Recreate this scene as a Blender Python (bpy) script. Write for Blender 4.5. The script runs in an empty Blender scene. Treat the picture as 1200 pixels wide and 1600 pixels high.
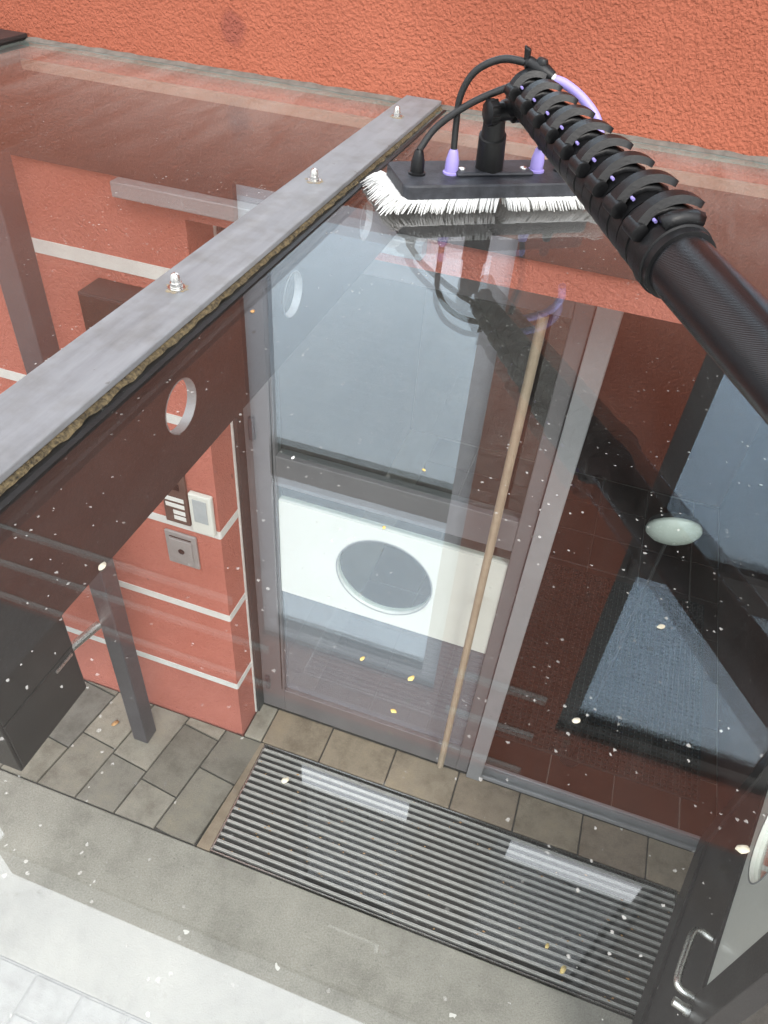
import bpy, bmesh, math, random
from mathutils import Vector, Matrix, noise
random.seed(7)
PI = math.pi
sc = bpy.context.scene
COL = sc.collection

# ------------------------------------------------------------------ camera
cam_d = bpy.data.cameras.new('camera')
cam = bpy.data.objects.new('camera', cam_d); COL.objects.link(cam)
RR = ((0.94377191, 0.32380149, 0.06668709), (0.26500829, -0.620383, -0.7381704), (-0.19764914, 0.71433712, -0.67131013))
r_, d_, f_ = (Vector(v) for v in RR)
cam.matrix_world = Matrix(((r_.x, -d_.x, -f_.x, 0), (r_.y, -d_.y, -f_.y, 0), (r_.z, -d_.z, -f_.z, 3.1), (0, 0, 0, 1)))
cam_d.sensor_fit = 'VERTICAL'; cam_d.sensor_height = 24.0
cam_d.lens = 24.0 * 1169.17 / 1600
cam_d.clip_start = 0.02; cam_d.clip_end = 3000
sc.camera = cam

# ------------------------------------------------------------------ sky, sun, exposure
EXPOSURE = 1.4
SUN_EL, SUN_AZ = 42.0, 140.0     # soft light behind cloud, from the street on the right
w = bpy.data.worlds.new('World'); sc.world = w; w.use_nodes = True
nt = w.node_tree; nt.nodes.clear()
out = nt.nodes.new('ShaderNodeOutputWorld'); bg = nt.nodes.new('ShaderNodeBackground')
sky = nt.nodes.new('ShaderNodeTexSky'); sky.sky_type = 'NISHITA'; sky.sun_disc = False
sky.sun_elevation = math.radians(SUN_EL); sky.sun_rotation = math.radians(SUN_AZ)
sky.air_density = 1.4; sky.dust_density = 4.0
tc = nt.nodes.new('ShaderNodeTexCoord')
cl = nt.nodes.new('ShaderNodeTexNoise'); cl.inputs['Scale'].default_value = 2.2; cl.inputs['Detail'].default_value = 6
cr = nt.nodes.new('ShaderNodeMapRange')
cr.inputs['From Min'].default_value = 0.3; cr.inputs['From Max'].default_value = 0.7
cr.inputs['To Min'].default_value = 0.72; cr.inputs['To Max'].default_value = 0.95
mx = nt.nodes.new('ShaderNodeMix'); mx.data_type = 'RGBA'
# cloud sheet: overcast luminance, zenith three times the horizon
sxyz = nt.nodes.new('ShaderNodeSeparateXYZ'); nt.links.new(tc.outputs['Generated'], sxyz.inputs[0])
gz = nt.nodes.new('ShaderNodeMapRange'); gz.inputs['From Min'].default_value = 0.0; gz.inputs['From Max'].default_value = 1.0
gz.inputs['To Min'].default_value = 1 / 3; gz.inputs['To Max'].default_value = 1.0; nt.links.new(sxyz.outputs[2], gz.inputs['Value'])
cm = nt.nodes.new('ShaderNodeVectorMath'); cm.operation = 'SCALE'; cm.inputs[0].default_value = (17.6, 18.3, 19.2); nt.links.new(gz.outputs['Result'], cm.inputs['Scale'])
nt.links.new(cm.outputs[0], mx.inputs['B'])
nt.links.new(tc.outputs['Generated'], cl.inputs['Vector']); nt.links.new(cl.outputs['Fac'], cr.inputs['Value'])
nt.links.new(cr.outputs['Result'], mx.inputs['Factor']); nt.links.new(sky.outputs['Color'], mx.inputs['A'])
nt.links.new(mx.outputs['Result'], bg.inputs['Color']); bg.inputs['Strength'].default_value = 0.11
nt.links.new(bg.outputs['Background'], out.inputs['Surface'])
sun_d = bpy.data.lights.new('sun', 'SUN'); sun_d.energy = 0.8; sun_d.angle = math.radians(20); sun_d.color = (1, 0.96, 0.9)
sun = bpy.data.objects.new('sun', sun_d); COL.objects.link(sun)
el, az = math.radians(SUN_EL), math.radians(SUN_AZ)
to_sun = Vector((math.sin(az) * math.cos(el), math.cos(az) * math.cos(el), math.sin(el)))
sun.rotation_euler = to_sun.to_track_quat('Z', 'Y').to_euler(); sun.location = (0, -4, 12)
vs = sc.view_settings; vs.view_transform = 'Standard'; vs.look = 'None'; vs.exposure = EXPOSURE; vs.gamma = 1.0
sc.cycles.max_bounces = 7; sc.cycles.use_adaptive_sampling = True; sc.cycles.adaptive_threshold = 0.015; sc.cycles.transparent_max_bounces = 24; sc.cycles.glossy_bounces = 6
sc.cycles.use_denoising = True

# ------------------------------------------------------------------ material helpers
def new_mat(name):
    m = bpy.data.materials.new(name); m.use_nodes = True
    t = m.node_tree; t.nodes.clear()
    o = t.nodes.new('ShaderNodeOutputMaterial')
    return m, t, o
def N(t, kind, **kw):
    n = t.nodes.new(kind)
    for k, v in kw.items():
        if k in n.inputs: n.inputs[k].default_value = v
        else: setattr(n, k, v)
    return n
def L(t, a, b): t.links.new(a, b)
def coords(t, scale=(1, 1, 1), mode='Object', rot=(0, 0, 0)):
    c = t.nodes.new('ShaderNodeTexCoord'); m = t.nodes.new('ShaderNodeMapping')
    m.inputs['Scale'].default_value = scale; m.inputs['Rotation'].default_value = rot
    L(t, c.outputs[mode], m.inputs['Vector']); return m.outputs['Vector']
def world_coords(t, scale=(1, 1, 1)):
    g = t.nodes.new('ShaderNodeNewGeometry'); m = t.nodes.new('ShaderNodeMapping'); m.inputs['Scale'].default_value = scale
    L(t, g.outputs['Position'], m.inputs['Vector']); return m.outputs['Vector']
def ramp(t, fac, stops):
    r = t.nodes.new('ShaderNodeValToRGB'); e = r.color_ramp.elements
    while len(e) < len(stops): e.new(0.5)
    for q, (p, c) in zip(e, stops):
        q.position = p; q.color = (c[0], c[1], c[2], 1)
    L(t, fac, r.inputs['Fac']); return r.outputs['Color']
def mixc(t, fac, a, b, blend='MIX'):
    m = t.nodes.new('ShaderNodeMix'); m.data_type = 'RGBA'; m.blend_type = blend
    for s, v in (('Factor', fac), ('A', a), ('B', b)):
        if hasattr(v, 'links'): L(t, v, m.inputs[s])
        elif s == 'Factor': m.inputs[s].default_value = v
        else: m.inputs[s].default_value = (v[0], v[1], v[2], 1)
    return m.outputs['Result']
def math_(t, op, a, b=None, clamp=False):
    m = t.nodes.new('ShaderNodeMath'); m.operation = op; m.use_clamp = clamp
    for i, v in enumerate((a, b)):
        if v is None: continue
        if hasattr(v, 'links'): L(t, v, m.inputs[i])
        else: m.inputs[i].default_value = v
    return m.outputs[0]
ALB = 0.74
def dim(c): return tuple(v * ALB for v in c)
def surface(name, c1, c2, scale=8, rough=0.6, bump=0.0, bscale=60, metal=0.0, spec=0.4, detail=5, rough_var=0.12, coat=0.0):
    """mottled two-tone surface with fine grain"""
    if metal < 0.9: c1, c2 = dim(c1), dim(c2)
    m, t, o = new_mat(name)
    v = world_coords(t)
    n = N(t, 'ShaderNodeTexNoise', Scale=scale, Detail=detail, Roughness=0.65); L(t, v, n.inputs['Vector'])
    col = ramp(t, n.outputs['Fac'], [(0.3, c1), (0.7, c2)])
    n2 = N(t, 'ShaderNodeTexNoise', Scale=bscale, Detail=4, Roughness=0.7); L(t, v, n2.inputs['Vector'])
    b = N(t, 'ShaderNodeBsdfPrincipled', Metallic=metal); b.inputs['Specular IOR Level'].default_value = spec
    b.inputs['Coat Weight'].default_value = coat
    L(t, col, b.inputs['Base Color'])
    mr = N(t, 'ShaderNodeMapRange'); mr.inputs['To Min'].default_value = max(0.02, rough - rough_var); mr.inputs['To Max'].default_value = min(1, rough + rough_var)
    L(t, n2.outputs['Fac'], mr.inputs['Value']); L(t, mr.outputs['Result'], b.inputs['Roughness'])
    if bump:
        bp = N(t, 'ShaderNodeBump', Strength=1.0, Distance=bump); L(t, n2.outputs['Fac'], bp.inputs['Height']); L(t, bp.outputs['Normal'], b.inputs['Normal'])
    L(t, b.outputs['BSDF'], o.inputs['Surface'])
    return m
def speck_mask(t, vec, scale, keep, size, stretch=None):
    """irregular specks: one per voronoi cell, in a share `keep` of the cells"""
    nz = N(t, 'ShaderNodeTexNoise', Scale=scale * 2.5, Detail=2); L(t, vec, nz.inputs['Vector'])
    wv = N(t, 'ShaderNodeMix', data_type='VECTOR'); wv.inputs['Factor'].default_value = 0.5 / scale
    va = t.nodes.new('ShaderNodeVectorMath'); va.operation = 'ADD'
    sub = t.nodes.new('ShaderNodeVectorMath'); sub.operation = 'MULTIPLY_ADD'
    L(t, nz.outputs['Color'], sub.inputs[0]); sub.inputs[1].default_value = (0.5 / scale,) * 3; L(t, vec, sub.inputs[2])
    vo = N(t, 'ShaderNodeTexVoronoi', Scale=scale); L(t, sub.outputs[0], vo.inputs['Vector'])
    sep = t.nodes.new('ShaderNodeSeparateColor'); L(t, vo.outputs['Color'], sep.inputs[0])
    on = math_(t, 'LESS_THAN', sep.outputs[0], keep)
    sz = math_(t, 'MULTIPLY', sep.outputs[1], size)
    inside = math_(t, 'LESS_THAN', vo.outputs['Distance'], sz)
    return math_(t, 'MULTIPLY', on, inside)

def stucco(name, c1, c2, relief=0.006, scale=75, scuff=None):
    c1, c2 = dim(c1), dim(c2)
    m, t, o = new_mat(name)
    v = world_coords(t)
    big = N(t, 'ShaderNodeTexNoise', Scale=2.5, Detail=6, Roughness=0.6); L(t, v, big.inputs['Vector'])
    fine = N(t, 'ShaderNodeTexNoise', Scale=scale * 0.5, Detail=3); L(t, v, fine.inputs['Vector'])
    mid = N(t, 'ShaderNodeTexNoise', Scale=scale, Detail=4, Roughness=0.5, Distortion=0.3); L(t, v, mid.inputs['Vector'])
    col = ramp(t, big.outputs['Fac'], [(0.3, c1), (0.72, c2)])
    patch = N(t, 'ShaderNodeTexNoise', Scale=0.9, Detail=5, Roughness=0.6); L(t, world_coords(t, (1.4, 1, .8)), patch.inputs['Vector'])
    col = mixc(t, 0.8, col, ramp(t, patch.outputs['Fac'], [(0.35, (0.84, 0.80, 0.80)), (0.62, (1.06, 1.08, 1.10))]), 'MULTIPLY')
    dirt = ramp(t, mid.outputs['Fac'], [(0.3, (0.80, 0.74, 0.72)), (0.5, (1, 1, 1))])
    col = mixc(t, 0.55, col, dirt, 'MULTIPLY')
    sp = speck_mask(t, v, 9.0, 0.10, 0.10)
    col = mixc(t, math_(t, 'MULTIPLY', sp, 0.5), col, (0.10, 0.05, 0.04))
    if scuff:
        dv = t.nodes.new('ShaderNodeVectorMath'); dv.operation = 'DISTANCE'; dv.inputs[1].default_value = scuff
        jn = N(t, 'ShaderNodeTexNoise', Scale=32.0, Detail=3); L(t, v, jn.inputs['Vector'])
        L(t, v, dv.inputs[0]); dd_ = math_(t, 'ADD', dv.outputs['Value'], math_(t, 'MULTIPLY', jn.outputs['Fac'], 0.035))
        sm = N(t, 'ShaderNodeMapRange'); sm.inputs['From Min'].default_value = 0.040; sm.inputs['From Max'].default_value = 0.056; sm.inputs['To Min'].default_value = 0.65; sm.inputs['To Max'].default_value = 0.0
        L(t, dd_, sm.inputs['Value']); col = mixc(t, sm.outputs['Result'], col, (0.17, 0.048, 0.036))
    h = math_(t, 'ADD', mid.outputs['Fac'], math_(t, 'MULTIPLY', fine.outputs['Fac'], 0.6))
    b = N(t, 'ShaderNodeBsdfPrincipled', Roughness=0.85); b.inputs['Specular IOR Level'].default_value = 0.2
    L(t, col, b.inputs['Base Color'])
    bp = N(t, 'ShaderNodeBump', Strength=1.0, Distance=relief); L(t, h, bp.inputs['Height']); L(t, bp.outputs['Normal'], b.inputs['Normal'])
    L(t, b.outputs['BSDF'], o.inputs['Surface']); return m

def glass(name, f0=0.045, tint=(0.95, 0.98, 0.97), dirt=0.0, specks=False, refl=(1, 1, 1)):
    """clear pane: straight-through transmission plus a mirror share that grows towards grazing"""
    m, t, o = new_mat(name)
    tr = N(t, 'ShaderNodeBsdfTransparent', Color=(*tint, 1)); gl = N(t, 'ShaderNodeBsdfGlossy', Roughness=0.0, Color=(*refl, 1))
    lw = N(t, 'ShaderNodeLayerWeight'); lw.inputs['Blend'].default_value = 0.5
    p5 = math_(t, 'POWER', lw.outputs['Facing'], 5.0)
    fr = math_(t, 'ADD', math_(t, 'MULTIPLY', p5, 1 - f0), f0, True)
    ms = t.nodes.new('ShaderNodeMixShader'); L(t, fr, ms.inputs[0]); L(t, tr.outputs[0], ms.inputs[1]); L(t, gl.outputs[0], ms.inputs[2])
    res = ms.outputs[0]
    if specks:
        v = world_coords(t)
        film = N(t, 'ShaderNodeTexNoise', Scale=1.0, Detail=8, Roughness=0.72, Distortion=0.6); L(t, world_coords(t, (14, 2.6, 1)), film.inputs['Vector'])
        fi = N(t, 'ShaderNodeTexNoise', Scale=240, Detail=2); L(t, v, fi.inputs['Vector'])
        fm = N(t, 'ShaderNodeMapRange'); fm.inputs['From Min'].default_value = 0.35; fm.inputs['From Max'].default_value = 0.75
        fm.inputs['To Min'].default_value = dirt * 0.3; fm.inputs['To Max'].default_value = dirt * 1.7
        L(t, film.outputs['Fac'], fm.inputs['Value'])
        fm2 = math_(t, 'MULTIPLY', fm.outputs['Result'], math_(t, 'ADD', fi.outputs['Fac'], 0.5))
        # the film lies thicker along the wall, where rain never rinses the pane
        sx = t.nodes.new('ShaderNodeSeparateXYZ'); L(t, v, sx.inputs[0])
        near = N(t, 'ShaderNodeMapRange'); near.inputs['From Min'].default_value = 1.0; near.inputs['From Max'].default_value = 1.6
        near.inputs['To Min'].default_value = 1.0; near.inputs['To Max'].default_value = 11.0
        L(t, sx.outputs[1], near.inputs['Value'])
        fm2 = math_(t, 'MULTIPLY', fm2, near.outputs['Result'])
        a = speck_mask(t, v, 210, 0.20, 0.28)
        b_ = speck_mask(t, v, 100, 0.12, 0.085)
        c_ = speck_mask(t, v, 28, 0.04, 0.03)
        sp = math_(t, 'MAXIMUM', math_(t, 'MAXIMUM', math_(t, 'MULTIPLY', a, 0.40), math_(t, 'MULTIPLY', b_, 0.5)), math_(t, 'MULTIPLY', c_, 0.6))
        un = N(t, 'ShaderNodeTexNoise', Scale=5.5, Detail=4, Roughness=0.6); L(t, v, un.inputs['Vector'])
        um = N(t, 'ShaderNodeMapRange'); um.inputs['From Min'].default_value = 0.42; um.inputs['From Max'].default_value = 0.6; um.inputs['To Min'].default_value = 0.15; um.inputs['To Max'].default_value = 1.0
        L(t, un.outputs['Fac'], um.inputs['Value']); sp = math_(t, 'MULTIPLY', sp, um.outputs['Result'])
        tot = math_(t, 'MAXIMUM', fm2, sp, True)
        df = N(t, 'ShaderNodeBsdfDiffuse', Color=(0.55, 0.54, 0.50, 1))
        m2 = t.nodes.new('ShaderNodeMixShader'); L(t, tot, m2.inputs[0]); L(t, res, m2.inputs[1]); L(t, df.outputs[0], m2.inputs[2])
        res = m2.outputs[0]
    L(t, res, o.inputs['Surface']); return m

SCUFF = (-0.859, 1.609, 2.781)
M = {}
M['stucco'] = stucco('red_stucco', (0.36, 0.104, 0.058), (0.43, 0.132, 0.076), relief=0.0052, scale=185, scuff=SCUFF)
M['plaster'] = stucco('red_plaster', (0.47, 0.152, 0.110), (0.57, 0.195, 0.145), relief=0.0045, scale=170)
M['line'] = surface('white_plaster_line', (0.62, 0.61, 0.58), (0.74, 0.73, 0.70), 14, 0.85, 0.002, 120)
M['white'] = surface('white_panel', (0.66, 0.66, 0.60), (0.71, 0.71, 0.655), 4, 0.35, 0, 60)
M['alu'] = surface('grey_coated_aluminium', (0.30, 0.30, 0.31), (0.36, 0.36, 0.37), 5, 0.42, 0.0002, 300, 0.35)
M['cover'] = surface('weathered_aluminium_strip', (0.20, 0.205, 0.215), (0.25, 0.255, 0.265), 9, 0.6, 0.0003, 250, 0.0)
def strip_metal():
    m, t, o = new_mat('weathered_aluminium_strip'); v = world_coords(t)
    n1 = N(t, 'ShaderNodeTexNoise', Scale=1.0, Detail=8, Roughness=0.7); L(t, world_coords(t, (60, 5, 1)), n1.inputs['Vector'])
    n2 = N(t, 'ShaderNodeTexNoise', Scale=22.0, Detail=6, Roughness=0.65); L(t, v, n2.inputs['Vector'])
    col = ramp(t, n1.outputs['Fac'], [(0.3, (0.125, 0.129, 0.137)), (0.7, (0.185, 0.189, 0.197))])
    col = mixc(t, 0.7, col, ramp(t, n2.outputs['Fac'], [(0.33, (0.72, 0.69, 0.64)), (0.55, (1, 1, 1))]), 'MULTIPLY')
    sp = speck_mask(t, v, 45, 0.14, 0.12); col = mixc(t, math_(t, 'MULTIPLY', sp, 0.6), col, (0.07, 0.06, 0.05))
    b = N(t, 'ShaderNodeBsdfPrincipled'); L(t, col, b.inputs['Base Color'])
    mr = N(t, 'ShaderNodeMapRange'); mr.inputs['To Min'].default_value = 0.42; mr.inputs['To Max'].default_value = 0.75; L(t, n1.outputs['Fac'], mr.inputs['Value']); L(t, mr.outputs['Result'], b.inputs['Roughness'])
    L(t, b.outputs['BSDF'], o.inputs['Surface']); return m
M['cover'] = strip_metal()
M['frame'] = surface('grey_brown_door_frame', (0.165, 0.155, 0.16), (0.20, 0.19, 0.195), 6, 0.4, 0.0002, 200, 0.25)
M['dark'] = surface('dark_brown_steel', (0.028, 0.023, 0.023), (0.040, 0.033, 0.033), 6, 0.45, 0.0004, 180, 0.1)
M['post'] = surface('dark_grey_steel', (0.075, 0.068, 0.075), (0.10, 0.092, 0.10), 6, 0.42, 0.0003, 180, 0.2)
M['darkframe'] = surface('dark_window_frame', (0.022, 0.024, 0.024), (0.034, 0.036, 0.036), 6, 0.5)
M['box'] = surface('brown_sheet_metal', (0.017, 0.012, 0.010), (0.026, 0.019, 0.016), 5, 0.42, 0.0003, 150, 0.1)
M['steel'] = surface('stainless_steel', (0.62, 0.61, 0.58), (0.70, 0.69, 0.66), 20, 0.28, 0, 300, 1.0)
M['oak'] = surface('beige_bar', (0.40, 0.31, 0.22), (0.50, 0.40, 0.29), 30, 0.4, 0.0003, 200, 0.2)
M['gasket'] = surface('lichen_crusted_gasket', (0.012, 0.010, 0.008), (0.24, 0.18, 0.09), 200, 0.9, 0.004, 300, rough_var=0.05)
M['rubber'] = surface('black_rubber', (0.006, 0.006, 0.006), (0.012, 0.012, 0.012), 20, 0.5, 0.0004, 200)
M['blackplastic'] = surface('black_plastic', (0.0035, 0.0035, 0.004), (0.008, 0.008, 0.0085), 40, 0.36, 0.0003, 350, spec=0.28)
M['blockplastic'] = surface('scuffed_black_plastic', (0.010, 0.011, 0.015), (0.042, 0.045, 0.054), 60, 0.55, 0.0006, 250)
M['purple'] = surface('lilac_plastic', (0.33, 0.27, 0.66), (0.38, 0.32, 0.72), 20, 0.4)
M['bristle'] = surface('white_bristles', (0.80, 0.80, 0.77), (0.86, 0.86, 0.84), 30, 0.6)
M['concrete'] = None
M['paleframe'] = surface('pale_window_frame', (0.66, 0.67, 0.74), (0.72, 0.73, 0.80), 6, 0.4)
M['mortar'] = surface('dirty_mortar', (0.10, 0.085, 0.072), (0.19, 0.165, 0.14), 40, 0.95, 0.002, 200)
M['polished'] = surface('sky_mirror_metal', (0.86, 0.87, 0.88), (0.90, 0.91, 0.92), 3, 0.22, 0, 60, 1.0)
M['bars'] = surface('worn_bright_bars', (0.50, 0.48, 0.45), (0.64, 0.62, 0.58), 25, 0.45, 0, 200, 0.4)
M['greyrender'] = surface('grey_brown_render', (0.075, 0.065, 0.06), (0.10, 0.09, 0.08), 4, 0.85, 0.004, 90)
M['seal'] = surface('beige_sealing_strip', (0.27, 0.22, 0.17), (0.38, 0.32, 0.26), 16, 0.8, 0.001, 150)
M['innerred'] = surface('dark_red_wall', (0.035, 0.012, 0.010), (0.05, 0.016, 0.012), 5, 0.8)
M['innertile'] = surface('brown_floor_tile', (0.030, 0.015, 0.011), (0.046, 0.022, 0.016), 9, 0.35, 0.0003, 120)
M['grout'] = surface('grout', (0.20, 0.18, 0.16), (0.27, 0.25, 0.22), 30, 0.9, 0.001, 200)
M['soil'] = surface('dark_joint_sand', (0.045, 0.040, 0.034), (0.09, 0.08, 0.068), 60, 0.95, 0.003, 250)
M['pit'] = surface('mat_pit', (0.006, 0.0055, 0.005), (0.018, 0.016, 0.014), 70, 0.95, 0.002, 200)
M['blind'] = surface('pale_blind', (0.66, 0.77, 0.88), (0.72, 0.82, 0.92), 3, 0.7)
M['bluebacking'] = surface('sky_reflection_blue', (0.26, 0.36, 0.48), (0.34, 0.44, 0.56), 3, 0.8)  # blue of the reflected sky put into the colour behind the pane
M['opal'] = surface('opal_lamp_glass', (0.46, 0.52, 0.47), (0.54, 0.60, 0.54), 5, 0.25)
M['roof'] = surface('dark_roof_metal', (0.05, 0.05, 0.052), (0.07, 0.07, 0.072), 4, 0.5)
M['display'] = surface('grey_display', (0.36, 0.40, 0.41), (0.42, 0.46, 0.47), 30, 0.2)
M['switchgrey'] = surface('grey_cast_metal', (0.33, 0.31, 0.30), (0.40, 0.38, 0.37), 30, 0.45, 0.0002, 300, 0.3)
M['plate'] = surface('brown_intercom_plate', (0.10, 0.062, 0.050), (0.13, 0.085, 0.070), 12, 0.4, 0, 100, 0.2)
M['label'] = surface('name_plate_white', (0.70, 0.70, 0.66), (0.80, 0.79, 0.75), 60, 0.5)
M['leaf_y'] = surface('yellow_petal', (0.62, 0.40, 0.08), (0.78, 0.60, 0.24), 90, 0.7)
M['leaf_b'] = surface('dry_leaf', (0.36, 0.17, 0.06), (0.55, 0.33, 0.14), 90, 0.8)
M['ring'] = surface('rust_and_lichen_ring', (0.20, 0.19, 0.18), (0.34, 0.25, 0.12), 160, 0.9, 0.001, 300)
M['lichen'] = surface('pale_lichen', (0.45, 0.40, 0.28), (0.66, 0.62, 0.50), 200, 0.9, 0.001, 300)
M['canopyglass'] = glass('canopy_glass', 0.058, (0.96, 0.98, 0.975), 0.011, True)
M['glassunder'] = glass('canopy_glass_underside', 0.045, (0.97, 0.985, 0.98))
M['glassedge'] = surface('green_glass_edge', (0.10, 0.20, 0.17), (0.16, 0.28, 0.24), 10, 0.2)
M['pane'] = glass('door_glass', 0.05, (0.90, 0.93, 0.92))
M['blindpane'] = glass('mirror_coated_glass', 0.78, (0.97, 0.98, 1.0), refl=(0.84, 0.94, 1.0))
def grey_pane():  # door glass with an even share of flat grey mixed in
    m = glass('door_glass_with_grey_mix', 0.06, (0.88, 0.90, 0.92)); t = m.node_tree; o = [n for n in t.nodes if n.type == 'OUTPUT_MATERIAL'][0]
    src = o.inputs['Surface'].links[0].from_socket; df = N(t, 'ShaderNodeBsdfDiffuse', Color=(0.30, 0.32, 0.35, 1)); ms = t.nodes.new('ShaderNodeMixShader'); ms.inputs[0].default_value = 0.30
    L(t, src, ms.inputs[1]); L(t, df.outputs[0], ms.inputs[2]); L(t, ms.outputs[0], o.inputs['Surface']); return m
M['greypane'] = grey_pane()
M['dullpane'] = glass('low_mirror_window_glass', 0.015, (0.6, 0.62, 0.62))  # mirror share cut and tint darkened to keep the sky's reflection out
M['mirrorpane'] = glass('coated_window_glass', 0.24, (0.95, 0.97, 1.0), refl=(0.72, 0.88, 1.0))

def concrete():
    m, t, o = new_mat('old_concrete'); v = world_coords(t)
    n1 = N(t, 'ShaderNodeTexNoise', Scale=2.6, Detail=8, Roughness=0.7); L(t, v, n1.inputs['Vector'])
    n2 = N(t, 'ShaderNodeTexNoise', Scale=150, Detail=4, Roughness=0.8); L(t, v, n2.inputs['Vector'])
    col = ramp(t, n1.outputs['Fac'], [(0.32, (0.145, 0.135, 0.115)), (0.5, (0.215, 0.203, 0.175)), (0.7, (0.265, 0.25, 0.215))])
    g = ramp(t, n2.outputs['Fac'], [(0.35, (0.62, 0.6, 0.57)), (0.6, (1.05, 1.05, 1.05))])
    col = mixc(t, 0.7, col, g, 'MULTIPLY')
    sp = speck_mask(t, v, 60, 0.10, 0.22); col = mixc(t, math_(t, 'MULTIPLY', sp, 0.6), col, (0.09, 0.08, 0.07))
    sp = speck_mask(t, v, 11, 0.22, 0.12); col = mixc(t, math_(t, 'MULTIPLY', sp, 0.7), col, (0.58, 0.56, 0.52))
    b = N(t, 'ShaderNodeBsdfPrincipled', Roughness=0.9); b.inputs['Specular IOR Level'].default_value = 0.25
    bp = N(t, 'ShaderNodeBump', Strength=0.8, Distance=0.003); L(t, n2.outputs['Fac'], bp.inputs['Height']); L(t, bp.outputs['Normal'], b.inputs['Normal'])
    L(t, col, b.inputs['Base Color']); L(t, b.outputs['BSDF'], o.inputs['Surface']); return m
M['concrete'] = concrete()
def stone(name, tones, stain=(0.10, 0.075, 0.05)):
    """paver: own tone per piece, stains and grit across pieces"""
    m, t, o = new_mat(name); v = world_coords(t)
    oi = t.nodes.new('ShaderNodeObjectInfo'); tones = [dim(c) for c in tones]
    base = ramp(t, oi.outputs['Random'], [(i / (len(tones) - 1), c) for i, c in enumerate(tones)])
    n1 = N(t, 'ShaderNodeTexNoise', Scale=6, Detail=8, Roughness=0.7); L(t, v, n1.inputs['Vector'])
    n2 = N(t, 'ShaderNodeTexNoise', Scale=170, Detail=4, Roughness=0.8); L(t, v, n2.inputs['Vector'])
    var = ramp(t, n1.outputs['Fac'], [(0.3, (0.50, 0.47, 0.43)), (0.52, (1, 1, 1)), (0.72, (1.25, 1.2, 1.1))])
    col = mixc(t, 0.85, base, var, 'MULTIPLY')
    g = ramp(t, n2.outputs['Fac'], [(0.3, (0.7, 0.68, 0.65)), (0.6, (1.06, 1.05, 1.04))]); col = mixc(t, 0.6, col, g, 'MULTIPLY')
    sp = speck_mask(t, v, 16, 0.25, 0.13); col = mixc(t, math_(t, 'MULTIPLY', sp, 0.6), col, (0.52, 0.50, 0.45))
    sp = speck_mask(t, v, 3.5, 0.3, 0.22); col = mixc(t, math_(t, 'MULTIPLY', sp, 0.35), col, stain)
    b = N(t, 'ShaderNodeBsdfPrincipled', Roughness=0.85); b.inputs['Specular IOR Level'].default_value = 0.25
    bp = N(t, 'ShaderNodeBump', Strength=0.8, Distance=0.003); L(t, n2.outputs['Fac'], bp.inputs['Height']); L(t, bp.outputs['Normal'], b.inputs['Normal'])
    L(t, col, b.inputs['Base Color']); L(t, b.outputs['BSDF'], o.inputs['Surface']); return m
M['paver'] = stone('grey_paver', [(0.13, 0.118, 0.10), (0.27, 0.245, 0.20), (0.165, 0.155, 0.14), (0.33, 0.30, 0.245), (0.20, 0.18, 0.15)])
M['stepstone'] = stone('brown_step_tile', [(0.25, 0.195, 0.14), (0.30, 0.24, 0.175), (0.23, 0.175, 0.13), (0.27, 0.22, 0.16)])
M['outpaver'] = stone('street_paver', [(0.27, 0.26, 0.24), (0.33, 0.32, 0.30), (0.30, 0.29, 0.27)])
def carbon():
    m, t, o = new_mat('woven_carbon_tube')
    c = t.nodes.new('ShaderNodeTexCoord'); mp = t.nodes.new('ShaderNodeMapping'); mp.inputs['Scale'].default_value = (1, 1, 1)
    L(t, c.outputs['UV'], mp.inputs['Vector'])
    wv = N(t, 'ShaderNodeTexWave', Scale=85.0, Distortion=0.0); wv.bands_direction = 'DIAGONAL'; L(t, mp.outputs['Vector'], wv.inputs['Vector'])
    col = ramp(t, wv.outputs['Fac'], [(0.35, (0.0015, 0.0015, 0.002)), (0.65, (0.014, 0.0135, 0.0145))])
    b = N(t, 'ShaderNodeBsdfPrincipled', Roughness=0.22); b.inputs['Specular IOR Level'].default_value = 0.38
    bp = N(t, 'ShaderNodeBump', Strength=0.25, Distance=0.0003); L(t, wv.outputs['Fac'], bp.inputs['Height']); L(t, bp.outputs['Normal'], b.inputs['Normal'])
    L(t, col, b.inputs['Base Color']); L(t, b.outputs['BSDF'], o.inputs['Surface']); return m
M['carbon'] = carbon()
def ringmat():
    return surface('rubber_mat', (0.016, 0.016, 0.015), (0.03, 0.03, 0.028), 20, 0.55, 0.0005, 200)
M['ringmat'] = ringmat()

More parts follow.
